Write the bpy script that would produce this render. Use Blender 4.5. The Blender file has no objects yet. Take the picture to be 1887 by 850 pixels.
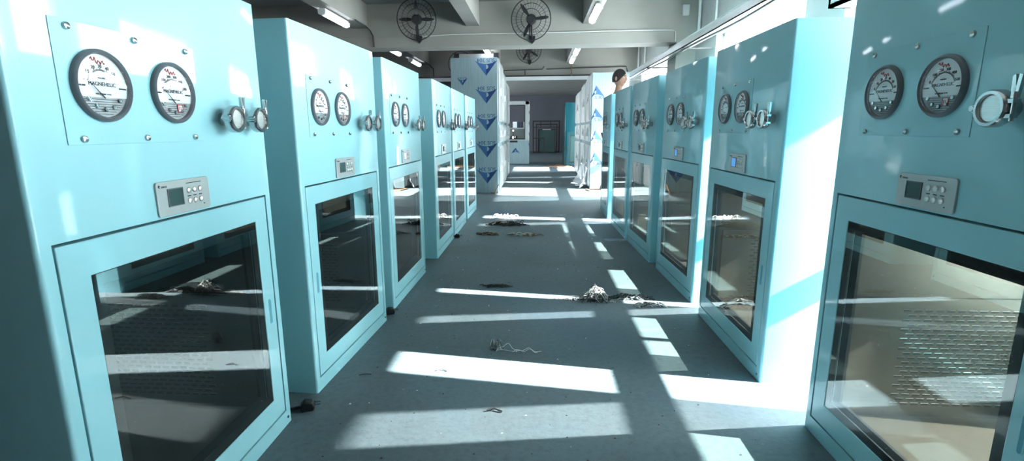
import bpy, math, random
from mathutils import Vector, Matrix

S = 0.72                     # every length below is multiplied by this to reach metres
scene = bpy.context.scene
col = scene.collection
random.seed(7)
PI = math.pi

# ------------------------------------------------------------------ camera
cd = bpy.data.cameras.new('camera')
cam = bpy.data.objects.new('camera', cd)
col.objects.link(cam)
scene.camera = cam
PITCH, YAW, ROLL = 0.19694, 0.07462, -0.00713
_F = Vector((-math.sin(YAW) * math.cos(PITCH), math.cos(YAW) * math.cos(PITCH), -math.sin(PITCH)))
_R = Vector((math.cos(YAW), math.sin(YAW), 0))
_U = _R.cross(_F)
_R2 = _R * math.cos(ROLL) + _U * math.sin(ROLL)
_U2 = -_R * math.sin(ROLL) + _U * math.cos(ROLL)
m = Matrix((_R2, _U2, -_F)).transposed().to_4x4()
m.translation = Vector((0, 0, 1.3832 * S))
cam.matrix_world = m
cd.sensor_width = 36.0
cd.lens = 929.81 / 1887 * 36.0
cd.shift_x = 22.66 / 1887
cd.clip_start = 0.02
cd.clip_end = 300

# ------------------------------------------------------------------ light and exposure
vs = scene.view_settings
vs.view_transform = 'Standard'
vs.look = 'None'
vs.gamma = 1.0
vs.use_curve_mapping = False
vs.exposure = 0.92

world = bpy.data.worlds.new('world')
scene.world = world
world.use_nodes = True
wn = world.node_tree
wn.nodes.clear()
wo = wn.nodes.new('ShaderNodeOutputWorld')
wb = wn.nodes.new('ShaderNodeBackground')
wb.inputs['Color'].default_value = (0.86, 0.965, 1.0, 1)
wb.inputs['Strength'].default_value = 19.0
wn.links.new(wb.outputs[0], wo.inputs[0])


def sun(name, d, energy, color, angle):
    l = bpy.data.lights.new(name, 'SUN')
    l.energy = energy
    l.color = color
    l.angle = angle
    o = bpy.data.objects.new(name, l)
    col.objects.link(o)
    o.rotation_euler = Vector(d).to_track_quat('-Z', 'Y').to_euler()
    o.location = (6, -2, 6)
    return o


sun('sun', (-1, 0.135, -0.615), 64.0, (1.0, 0.965, 0.93), math.radians(0.6))


# added second sun, standing in for sunlight bounced off the right-hand cabinets' glossy sides
sun('added_bounce_sun', (-1, -0.15, -0.615), 13.0, (1.0, 0.95, 0.90), math.radians(0.8))


def portal(y0, y1, z0, z1, x, side=1):
    l = bpy.data.lights.new('window_portal', 'AREA')
    l.shape = 'RECTANGLE'
    l.size = (z1 - z0) * S
    l.size_y = (y1 - y0) * S
    l.cycles.is_portal = True
    o = bpy.data.objects.new('window_portal', l)
    col.objects.link(o)
    o.location = (x * S, (y0 + y1) / 2 * S, (z0 + z1) / 2 * S)
    o.rotation_euler = (0, math.radians(90 * side), 0)


# ------------------------------------------------------------------ materials
MATS = {}


def nt(name):
    mt = bpy.data.materials.new(name)
    mt.use_nodes = True
    t = mt.node_tree
    b = t.nodes['Principled BSDF']
    MATS[name] = mt
    return mt, t, b


def setp(b, base=None, rough=None, metal=None, coat=None, spec=None):
    if base is not None:
        b.inputs['Base Color'].default_value = (*base, 1)
    if rough is not None:
        b.inputs['Roughness'].default_value = rough
    if metal is not None:
        b.inputs['Metallic'].default_value = metal
    if coat is not None:
        b.inputs['Coat Weight'].default_value = coat
        b.inputs['Coat Roughness'].default_value = 0.06
    if spec is not None:
        b.inputs['Specular IOR Level'].default_value = spec


def noise(t, scale, detail=4, rough=0.55, coord='Object', stretch=None, dist=0.0):
    tc = t.nodes.new('ShaderNodeTexCoord')
    mp = t.nodes.new('ShaderNodeMapping')
    if stretch:
        mp.inputs['Scale'].default_value = stretch
    n = t.nodes.new('ShaderNodeTexNoise')
    n.inputs['Scale'].default_value = scale
    n.inputs['Detail'].default_value = detail
    n.inputs['Roughness'].default_value = rough
    n.inputs['Distortion'].default_value = dist
    t.links.new(tc.outputs[coord], mp.inputs[0])
    t.links.new(mp.outputs[0], n.inputs['Vector'])
    return n


def ramp(t, src, stops):
    r = t.nodes.new('ShaderNodeValToRGB')
    e = r.color_ramp.elements
    while len(e) < len(stops):
        e.new(0.5)
    for i, (p, c) in enumerate(stops):
        e[i].position = p
        e[i].color = (*c, 1)
    t.links.new(src, r.inputs[0])
    return r


def mix(t, a, b, fac, mode='MIX'):
    mx = t.nodes.new('ShaderNodeMix')
    mx.data_type = 'RGBA'
    mx.blend_type = mode
    for k, v in ((0, fac), (6, a), (7, b)):
        if isinstance(v, (int, float)):
            mx.inputs[k].default_value = v
        elif isinstance(v, tuple):
            mx.inputs[k].default_value = (*v, 1)
        else:
            t.links.new(v, mx.inputs[k])
    return mx.outputs[2]


def bump(t, b, src, strength, distance=0.01):
    bp = t.nodes.new('ShaderNodeBump')
    bp.inputs['Strength'].default_value = strength
    bp.inputs['Distance'].default_value = distance
    t.links.new(src, bp.inputs['Height'])
    t.links.new(bp.outputs[0], b.inputs['Normal'])


def simple(name, base, rough=0.5, metal=0.0, vary=0.06, scale=6.0, coat=None, bumps=0.0, stretch=None):
    mt, t, b = nt(name)
    setp(b, base, rough, metal, coat)
    n = noise(t, scale, 4, stretch=stretch)
    lo = tuple(max(0, c * (1 - vary)) for c in base)
    hi = tuple(min(1, c * (1 + vary)) for c in base)
    r = ramp(t, n.outputs[0], [(0.3, lo), (0.7, hi)])
    t.links.new(r.outputs[0], b.inputs['Base Color'])
    if bumps:
        bump(t, b, n.outputs[0], bumps)
    return mt


# glossy cyan powder coat with a faint waviness of the sheet
mt, t, b = nt('cyan_paint')
setp(b, (0.30, 0.59, 0.65), 0.42, 0.0, 0.6)
b.inputs['Coat Roughness'].default_value = 0.05
n = noise(t, 3.0, 2)
r = ramp(t, n.outputs[0], [(0.3, (0.285, 0.575, 0.64)), (0.7, (0.315, 0.605, 0.67))])
t.links.new(r.outputs[0], b.inputs['Base Color'])
n2 = noise(t, 2.2, 1)
bump(t, b, n2.outputs[0], 0.10, 0.03)

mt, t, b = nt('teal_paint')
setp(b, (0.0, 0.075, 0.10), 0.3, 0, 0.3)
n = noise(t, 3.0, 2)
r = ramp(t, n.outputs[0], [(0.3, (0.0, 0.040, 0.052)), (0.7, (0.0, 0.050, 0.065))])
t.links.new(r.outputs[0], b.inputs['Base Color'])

simple('handle_recess_shade', (0.07, 0.30, 0.40), 0.4)  # darker cyan standing in for the shade inside the pull
simple('black_rubber', (0.010, 0.011, 0.013), 0.35)
simple('black_plastic', (0.015, 0.015, 0.017), 0.4)
simple('black_paint', (0.012, 0.012, 0.014), 0.45)
simple('dark_rim', (0.12, 0.14, 0.16), 0.35)
simple('steel', (0.50, 0.50, 0.50), 0.16, 1.0, 0.04)
simple('brushed_steel', (0.62, 0.62, 0.60), 0.28, 1.0, 0.10, 30, stretch=(1, 1, 20))
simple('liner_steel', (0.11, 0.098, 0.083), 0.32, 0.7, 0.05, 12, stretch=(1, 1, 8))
simple('plate_metal', (0.46, 0.48, 0.48), 0.38, 0.4, 0.04, 40)
simple('dial_white', (0.78, 0.80, 0.82), 0.5, 0, 0.02)
simple('dial_lower', (0.36, 0.37, 0.38), 0.45, 0.4, 0.2, 60, stretch=(1, 1, 12))
simple('print_black', (0.015, 0.016, 0.02), 0.6)
simple('print_red', (0.55, 0.03, 0.04), 0.6)
simple('print_grey', (0.10, 0.11, 0.12), 0.6)
simple('screen_dark', (0.035, 0.075, 0.075), 0.25)
simple('slot_dark', (0.012, 0.012, 0.012), 0.6)
simple('wall_paint', (0.33, 0.33, 0.315), 0.8, 0, 0.07, 2.5, bumps=0.05)
simple('beam_paint', (0.29, 0.275, 0.25), 0.8, 0, 0.07, 2.2, bumps=0.05)
simple('ceiling_paint', (0.24, 0.243, 0.24), 0.85, 0, 0.08, 2.0)
simple('white_paint', (0.72, 0.73, 0.73), 0.5, 0, 0.03)
simple('sill_stone', (0.45, 0.45, 0.43), 0.7)
simple('far_wall_grey', (0.10, 0.10, 0.125), 0.8, 0, 0.08, 1.4)
simple('conduit_white', (0.60, 0.60, 0.58), 0.5)
simple('cable_dark', (0.05, 0.05, 0.05), 0.6)
simple('cardboard', (0.25, 0.13, 0.07), 0.85, 0, 0.2, 14)
simple('paper_white', (0.75, 0.76, 0.78), 0.7)
simple('plastic_sheet', (0.70, 0.73, 0.78), 0.35, 0, 0.05)
simple('string_grey', (0.27, 0.29, 0.29), 0.9, 0, 0.5, 60)
simple('string_dark', (0.045, 0.055, 0.06), 0.9, 0, 0.4, 60)
simple('string_pale', (0.62, 0.64, 0.62), 0.9, 0, 0.2, 60)
simple('grit_dark', (0.06, 0.05, 0.045), 0.9)
simple('aluminium', (0.62, 0.63, 0.63), 0.35, 0.7, 0.05)
simple('skin', (0.42, 0.22, 0.15), 0.55, 0, 0.05)
simple('hair', (0.012, 0.010, 0.010), 0.55, 0, 0.4, 90)
simple('shirt', (0.018, 0.018, 0.022), 0.85, 0, 0.2, 20)
simple('trousers', (0.03, 0.035, 0.05), 0.85, 0, 0.2, 20)
simple('eye_white', (0.7, 0.7, 0.68), 0.3)
simple('lip', (0.30, 0.11, 0.09), 0.5)

# protective film over stainless sheet
mt, t, b = nt('film_steel')
setp(b, (0.30, 0.38, 0.41), 0.32, 0.25)
n = noise(t, 9.0, 3, stretch=(6, 6, 0.35))
r = ramp(t, n.outputs[0], [(0.3, (0.25, 0.345, 0.375)), (0.7, (0.33, 0.43, 0.46))])
t.links.new(r.outputs[0], b.inputs['Base Color'])
bump(t, b, n.outputs[0], 0.15, 0.01)
simple('film_blue', (0.003, 0.035, 0.14), 0.45, 0, 0.05)
simple('film_pale_blue', (0.04, 0.11, 0.26), 0.45, 0, 0.15, 30, stretch=(8, 8, 1))

# floor: worn grey-blue concrete
mt, t, b = nt('floor_concrete')
setp(b, None, 0.62)
n1 = noise(t, 1.1, 6, 0.6, dist=0.4)
n2 = noise(t, 40.0, 6, 0.7)
n3 = noise(t, 0.6, 3, 0.5)
c1 = ramp(t, n1.outputs[0], [(0.30, (0.066, 0.100, 0.112)), (0.52, (0.092, 0.130, 0.145)), (0.72, (0.086, 0.142, 0.175))])
c2 = ramp(t, n2.outputs[0], [(0.25, (0.62, 0.62, 0.62)), (0.5, (1, 1, 1)), (0.75, (1.18, 1.18, 1.18))])
o1 = mix(t, c1.outputs[0], c2.outputs[0], 0.85, 'MULTIPLY')
c3 = ramp(t, n3.outputs[0], [(0.52, (0, 0, 0)), (0.70, (1, 1, 1))])
o2 = mix(t, o1, (0.056, 0.104, 0.148), c3.outputs[0])
n4 = noise(t, 1.7, 3, 0.6, stretch=(1.3, 0.8, 1))
c4 = ramp(t, n4.outputs[0], [(0.70, (0, 0, 0)), (0.80, (0.6, 0.6, 0.6))])
o3 = mix(t, o2, (0.17, 0.155, 0.125), c4.outputs[0])
n5 = noise(t, 170.0, 2, 0.6)
c5 = ramp(t, n5.outputs[0], [(0.27, (0.35, 0.35, 0.35)), (0.36, (1, 1, 1))])
o4 = mix(t, o3, c5.outputs[0], 0.7, 'MULTIPLY')
t.links.new(o4, b.inputs['Base Color'])
bump(t, b, n2.outputs[0], 0.35, 0.004)


def glass_mat(name, tint, refl_ior):
    mt = bpy.data.materials.new(name)
    mt.use_nodes = True
    t = mt.node_tree
    t.nodes.clear()
    out = t.nodes.new('ShaderNodeOutputMaterial')
    tr = t.nodes.new('ShaderNodeBsdfTransparent')
    tr.inputs[0].default_value = (*tint, 1)
    gl = t.nodes.new('ShaderNodeBsdfGlossy')
    gl.inputs['Roughness'].default_value = 0.0
    gl.inputs['Color'].default_value = (1, 1, 1, 1)
    f0 = ((refl_ior - 1) / (refl_ior + 1)) ** 2
    lw = t.nodes.new('ShaderNodeLayerWeight')
    lw.inputs['Blend'].default_value = 0.5
    pw = t.nodes.new('ShaderNodeMath')
    pw.operation = 'POWER'
    pw.inputs[1].default_value = 5.0
    ma = t.nodes.new('ShaderNodeMath')
    ma.operation = 'MULTIPLY_ADD'
    ma.inputs[1].default_value = 1 - f0
    ma.inputs[2].default_value = f0
    t.links.new(lw.outputs['Facing'], pw.inputs[0])
    t.links.new(pw.outputs[0], ma.inputs[0])
    mx = t.nodes.new('ShaderNodeMixShader')
    t.links.new(ma.outputs[0], mx.inputs[0])
    t.links.new(tr.outputs[0], mx.inputs[1])
    t.links.new(gl.outputs[0], mx.inputs[2])
    t.links.new(mx.outputs[0], out.inputs[0])
    MATS[name] = mt


glass_mat('door_glass', (0.84, 0.86, 0.84), 1.9)
glass_mat('rear_glass', (0.85, 0.88, 0.86), 1.5)
glass_mat('lens_glass', (0.97, 0.98, 0.98), 1.55)
glass_mat('window_glass', (0.97, 0.98, 0.98), 1.3)


def emis(name, colr, strength):
    mt, t, b = nt(name)
    setp(b, colr, 0.4)
    b.inputs['Emission Color'].default_value = (*colr, 1)
    b.inputs['Emission Strength'].default_value = strength


emis('tube_light', (0.80, 0.88, 1.0), 9.0)
emis('screen_blue', (0.06, 0.20, 0.45), 0.7)
emis('screen_pale', (0.55, 0.68, 0.80), 0.7)
emis('indicator_white', (0.9, 0.97, 1.0), 3.0)


# ------------------------------------------------------------------ mesh helpers
class MB:
    def __init__(self):
        self.v = []
        self.f = []
        self.mi = []
        self.k = 0

    def add(self, vs_, fs):
        o = len(self.v)
        self.v += [tuple(x) for x in vs_]
        for f in fs:
            self.f.append([i + o for i in f])
            self.mi.append(self.k)
        return self

    def mat(self, k):
        self.k = k
        return self

    def box(self, x0, x1, y0, y1, z0, z1):
        v = [(x, y, z) for z in (z0, z1) for y in (y0, y1) for x in (x0, x1)]
        return self.add(v, [(0, 2, 3, 1), (4, 5, 7, 6), (0, 1, 5, 4), (2, 6, 7, 3), (0, 4, 6, 2), (1, 3, 7, 5)])

    def prism(self, poly, a0, a1, axis='z'):
        """poly is a list of 2D points; axis is the extrusion axis"""
        def P(p, a):
            if axis == 'z':
                return (p[0], p[1], a)
            if axis == 'y':
                return (p[0], a, p[1])
            return (a, p[0], p[1])
        n_ = len(poly)
        v = [P(p, a0) for p in poly] + [P(p, a1) for p in poly]
        f = [list(range(n_))[::-1], list(range(n_, 2 * n_))]
        for i in range(n_):
            j = (i + 1) % n_
            f.append((i, j, n_ + j, n_ + i))
        if axis == 'y':
            f = [list(q)[::-1] for q in f]
        return self.add(v, f)

    def frame(self, X0, X1, Z0, Z1, x0, x1, z0, z1, y0, y1):
        """rectangular ring in the x-z plane, from y0 to y1"""
        o = [(X0, Z0), (X1, Z0), (X1, Z1), (X0, Z1)]
        i = [(x0, z0), (x1, z0), (x1, z1), (x0, z1)]
        v = [(p[0], y0, p[1]) for p in o + i] + [(p[0], y1, p[1]) for p in o + i]
        f = []
        for a in range(4):
            c = (a + 1) % 4
            f.append((a, c, 4 + c, 4 + a))
            f.append((8 + a, 12 + a, 12 + c, 8 + c))
            f.append((a, 8 + a, 8 + c, c))
            f.append((4 + a, 4 + c, 12 + c, 12 + a))
        return self.add(v, f)

    def cyl(self, p0, p1, r, seg=20, r2=None):
        p0, p1 = Vector(p0), Vector(p1)
        r2 = r if r2 is None else r2
        d = (p1 - p0).normalized()
        a = d.orthogonal().normalized()
        b_ = d.cross(a)
        v = []
        for p, rr in ((p0, r), (p1, r2)):
            for k in range(seg):
                an = 2 * PI * k / seg
                v.append(p + (a * math.cos(an) + b_ * math.sin(an)) * rr)
        f = [list(range(seg))[::-1], list(range(seg, 2 * seg))]
        for k in range(seg):
            j = (k + 1) % seg
            f.append((k, j, seg + j, seg + k))
        return self.add(v, f)

    def lathe(self, prof, c, axis=(0, 0, 1), seg=40, closed=False):
        """prof: list of (radius, height along axis)"""
        c = Vector(c)
        d = Vector(axis).normalized()
        a = d.orthogonal().normalized()
        b_ = d.cross(a)
        v = []
        for r, h in prof:
            for k in range(seg):
                an = 2 * PI * k / seg
                v.append(c + d * h + (a * math.cos(an) + b_ * math.sin(an)) * r)
        f = []
        n_ = len(prof)
        rng = n_ if closed else n_ - 1
        for i in range(rng):
            j = (i + 1) % n_
            for k in range(seg):
                q = (k + 1) % seg
                f.append((i * seg + k, i * seg + q, j * seg + q, j * seg + k))
        return self.add(v, f)

    def torus(self, c, R_, r_, axis=(0, 1, 0), seg=40, ms=6):
        prof = [(R_ + r_ * math.cos(2 * PI * k / ms), r_ * math.sin(2 * PI * k / ms)) for k in range(ms)]
        return self.lathe(prof, c, axis, seg, closed=True)

    def ell(self, c, rx, ry, rz, seg=20, rings=12):
        v = []
        f = []
        for i in range(rings + 1):
            th = PI * i / rings
            for k in range(seg):
                an = 2 * PI * k / seg
                v.append((c[0] + rx * math.sin(th) * math.cos(an), c[1] + ry * math.sin(th) * math.sin(an), c[2] + rz * math.cos(th)))
        for i in range(rings):
            for k in range(seg):
                q = (k + 1) % seg
                f.append((i * seg + k, (i + 1) * seg + k, (i + 1) * seg + q, i * seg + q))
        return self.add(v, f)

    def tube(self, pts, r, seg=6):
        pts = [Vector(p) for p in pts]
        rings = []
        a = None
        v = []
        for i, p in enumerate(pts):
            d = (pts[min(i + 1, len(pts) - 1)] - pts[max(i - 1, 0)])
            if d.length < 1e-7:
                d = Vector((0, 0, 1))
            d.normalize()
            if a is None:
                a = d.orthogonal().normalized()
            a = (a - d * a.dot(d))
            a = a.normalized() if a.length > 1e-6 else d.orthogonal().normalized()
            b_ = d.cross(a)
            rr = r[i] if isinstance(r, (list, tuple)) else r
            for k in range(seg):
                an = 2 * PI * k / seg
                v.append(p + (a * math.cos(an) + b_ * math.sin(an)) * rr)
        f = [list(range(seg))[::-1], list(range((len(pts) - 1) * seg, len(pts) * seg))]
        for i in range(len(pts) - 1):
            for k in range(seg):
                q = (k + 1) % seg
                f.append((i * seg + k, i * seg + q, (i + 1) * seg + q, (i + 1) * seg + k))
        return self.add(v, f)

    def text(self, s, size, mtx):
        cu = bpy.data.curves.new('t', 'FONT')
        cu.body = s
        cu.size = size
        cu.align_x = 'CENTER'
        cu.align_y = 'CENTER'
        cu.extrude = 0.0004
        cu.resolution_u = 3
        to = bpy.data.objects.new('t', cu)
        me = bpy.data.meshes.new_from_object(to)
        self.add([mtx @ vv.co for vv in me.vertices], [list(p.vertices) for p in me.polygons])
        bpy.data.objects.remove(to)
        bpy.data.curves.remove(cu)
        bpy.data.meshes.remove(me)
        return self

    def build(self, name, mats, parent=None, loc=(0, 0, 0), smooth=True, bev=0.0, angle=35):
        me = bpy.data.meshes.new(name)
        me.from_pydata([(x * S, y * S, z * S) for x, y, z in self.v], [], self.f)
        me.validate()
        if isinstance(mats, str):
            mats = [mats]
        for q in mats:
            me.materials.append(MATS[q])
        if len(mats) > 1:
            for p, k in zip(me.polygons, self.mi):
                p.material_index = k
        if smooth:
            me.shade_smooth()
            me.set_sharp_from_angle(angle=math.radians(angle))
        o = bpy.data.objects.new(name, me)
        col.objects.link(o)
        o.location = Vector(loc) * S
        if parent:
            o.parent = parent
        if bev:
            bm = o.modifiers.new('bevel', 'BEVEL')
            bm.width = bev * S
            bm.segments = 2
            bm.limit_method = 'ANGLE'
            bm.angle_limit = math.radians(50)
        return o


def tag(o, label=None, cat=None, group=None, kind=None):
    if label:
        o['label'] = label
    if cat:
        o['category'] = cat
    if group:
        o['group'] = group
    if kind:
        o['kind'] = kind
    return o


def empty(name, loc=(0, 0, 0), rz=0.0):
    o = bpy.data.objects.new(name, None)
    o.empty_display_size = 0.1
    col.objects.link(o)
    o.location = Vector(loc) * S
    o.rotation_euler = (0, 0, rz)
    return o


def copy_tree(o, parent=None):
    c = o.copy()
    col.objects.link(c)
    c.parent = parent
    for ch in list(o.children):
        copy_tree(ch, c)
    return c


def struct(o):
    o['kind'] = 'structure'
    return o


# ------------------------------------------------------------------ room shell
XL, XR, YN, YB2, YF, ZC = -7.0, 2.6, -3.2, 14.0, 33.0, 3.5
WT = 0.22
struct(MB().box(XL - WT, XR + WT, YN - WT, YF + WT, -0.15, 0).build('floor', 'floor_concrete', smooth=False))
struct(MB().box(XL - WT, XR + WT, YN - WT, YF + WT, ZC, ZC + 0.15).build('ceiling', 'ceiling_paint', smooth=False))
LW = (17.0, 31.0)  # span of the unseen left window added to brighten the far room
struct(MB().box(XL - WT, XL, YN - WT, LW[0], 0, ZC).box(XL - WT, XL, LW[1], YF + WT, 0, ZC)
       .box(XL - WT, XL, LW[0], LW[1], 0, 1.2).box(XL - WT, XL, LW[0], LW[1], 2.2, ZC).build('wall_left', 'wall_paint', smooth=False))
struct(MB().box(XL, XR, YN - WT, YN, 0, ZC).build('wall_near', 'ceiling_paint', smooth=False))
fw = MB().box(XL, XR, YF, YF + WT, 0, ZC)
for k in range(9):
    fw.box(XL + 0.9 + k * 1.1, XL + 0.93 + k * 1.1, YF - 0.012, YF, 0, ZC)
struct(fw.build('wall_far', 'far_wall_grey', smooth=False))

WINS = [(0.85, 4.78), (5.45, 8.0), (10.3, 13.4), (15.2, 18.8)]
MULL = [[(2.02, 2.20), (2.95, 3.0), (3.50, 3.68)], [(6.15, 6.18), (7.05, 7.08)], [(11.1, 11.14), (11.9, 12.1), (12.7, 12.74)], [(16.2, 16.6), (17.3, 17.5)]]
SILL, TRA0, TRA1, HEAD = 0.35, 1.26, 1.39, 2.74
wr = MB()
ys = [YN - WT] + [q for w in WINS for q in w] + [YF + WT]
for i in range(0, len(ys), 2):
    wr.box(XR, XR + WT, ys[i], ys[i + 1], 0, ZC)
for a, c in WINS:
    wr.box(XR, XR + WT, a, c, 0, SILL)
    wr.box(XR, XR + WT, a, c, HEAD, ZC)
struct(wr.build('wall_right', 'wall_paint', smooth=False))
for i, (a, c) in enumerate(WINS):
    w = MB()
    xm = XR + 0.10
    w.box(xm, xm + 0.05, a, c, SILL, SILL + 0.05).box(xm, xm + 0.05, a, c, HEAD - 0.05, HEAD)
    w.box(xm, xm + 0.05, a, a + 0.04, SILL, HEAD).box(xm, xm + 0.05, c - 0.04, c, SILL, HEAD)
    w.box(xm - 0.01, xm + 0.07, a, c, TRA0, TRA1)
    for ya, yb in MULL[i]:
        w.box(xm + 0.005, xm + 0.045, ya, yb, SILL, HEAD)
    wo_ = struct(w.build('window_%d' % (i + 1), 'white_paint', smooth=False))
    MB().box(xm + 0.022, xm + 0.028, a + 0.02, c - 0.02, SILL + 0.02, HEAD - 0.02).build('window_pane', 'window_glass', wo_, smooth=False)
    MB().box(XR - 0.04, XR + 0.10, a - 0.03, c + 0.03, SILL - 0.04, SILL).build('window_sill', 'sill_stone', wo_, smooth=False)
    portal(a, c, SILL, HEAD, XR + WT + 0.02)

w = MB()
for q in range(11):
    yy = LW[0] + (LW[1] - LW[0]) * q / 10
    w.box(XL - 0.14, XL - 0.09, max(LW[0], yy - 0.03), min(LW[1], yy + 0.03), 1.2, 2.2)
w.box(XL - 0.14, XL - 0.09, LW[0], LW[1], 1.2, 1.25).box(XL - 0.14, XL - 0.09, LW[0], LW[1], 2.15, 2.2)
wo_ = struct(w.build('window_5', 'white_paint', smooth=False))  # unseen window, added only to light the far room
MB().box(XL - 0.118, XL - 0.112, LW[0], LW[1], 1.22, 2.18).build('window_pane', 'window_glass', wo_, smooth=False)
portal(LW[0], LW[1], 1.2, 2.2, XL - WT - 0.02, -1)

# unseen eave outside, over all the windows, placed to cut off the high sun
struct(MB().box(XR + WT, 3.95, YN, YF, 2.945, 3.08).build('trim_1', 'wall_paint', smooth=False))

# cross beams, joists, columns
struct(MB().box(XL, 2.29, 9.0, 9.45, 2.79, ZC).build('trim_2', 'beam_paint', smooth=False))
struct(MB().box(XL, XR, 14.0, 14.35, 2.79, ZC).build('trim_3', 'beam_paint', smooth=False))
struct(MB().box(2.29, XR, 9.0, 9.55, 0, ZC).build('trim_4', 'beam_paint', smooth=False))
struct(MB().box(XL, XR, 0.2, 0.65, 2.79, ZC).build('trim_5', 'beam_paint', smooth=False))
JX = [(-3.18, -2.92), (-1.21, -0.99), (0.74, 0.93)]
JY = [(0.65, 9.0), (9.45, 14.0)]
k = 6
for x0, x1 in JX:
    for y0, y1 in JY:
        struct(MB().box(x0, x1, y0, y1, 3.11, ZC).build('trim_%d' % k, 'beam_paint', smooth=False))
        k += 1
# white sliding rail under the second beam with dark slot above
struct(MB().box(XL, 1.9, 13.9, 14.0, 2.67, 2.76).build('trim_%d' % k, 'white_paint', smooth=False))
k += 1
struct(MB().box(XL, 1.9, 13.97, 14.0, 2.76, 2.80).build('trim_%d' % k, 'black_paint', smooth=False))
k += 1
# moulded lip along the beam at the front
struct(MB().box(XL, 2.2, 8.985, 9.0, 2.965, 2.98).build('trim_%d' % k, 'beam_paint', smooth=False))
k += 1
# dark partition returning on the left of the opening in the second bay
struct(MB().box(XL, -2.2, 14.1, 14.25, 0, 2.79).build('trim_%d' % k, 'far_wall_grey', smooth=False))
k += 1

# ------------------------------------------------------------------ the cabinets
W, D, H = 1.08, 0.90, 1.9
OU0, OU1, OZ0, OZ1 = 0.040, 1.036, 0.072, 1.112        # opening of the lower compartment
DU0, DU1, DZ0, DZ1 = 0.048, 1.028, 0.079, 1.104        # door leaf
GU0, GU1, GZ0, GZ1 = 0.135, 0.940, 0.178, 1.008        # glazed area


def round_plan(x0, x1, y0, y1, r, corners):
    """counter-clockwise plan polygon; corners lists which corners are rounded (0 = x0y0, 1 = x1y0, 2 = x1y1, 3 = x0y1)"""
    P = [(x0, y0), (x1, y0), (x1, y1), (x0, y1)]
    C = [(x0 + r, y0 + r, PI), (x1 - r, y0 + r, 1.5 * PI), (x1 - r, y1 - r, 0), (x0 + r, y1 - r, 0.5 * PI)]
    out = []
    for i in range(4):
        if i in corners:
            cx, cy, a0 = C[i]
            for q in range(5):
                an = a0 + q * PI / 8
                out.append((cx + r * math.cos(an), cy + r * math.sin(an)))
        else:
            out.append(P[i])
    return out


def frontm(x, y, z):
    """matrix that stands text on the front face (facing -y)"""
    return Matrix.Translation((x, y, z)) @ Matrix.Rotation(PI / 2, 4, 'X')


def ring_text(mb, s, size, cx, cz, r, a0, a1, y):
    for i, ch in enumerate(s):
        a = a0 + (a1 - a0) * i / (len(s) - 1)
        px, pz = cx + r * math.cos(a), cz + r * math.sin(a)
        mb.text(ch, size, Matrix.Translation((px, y, pz)) @ Matrix.Rotation(-(a - PI / 2), 4, 'Y') @ Matrix.Rotation(PI / 2, 4, 'X'))


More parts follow.
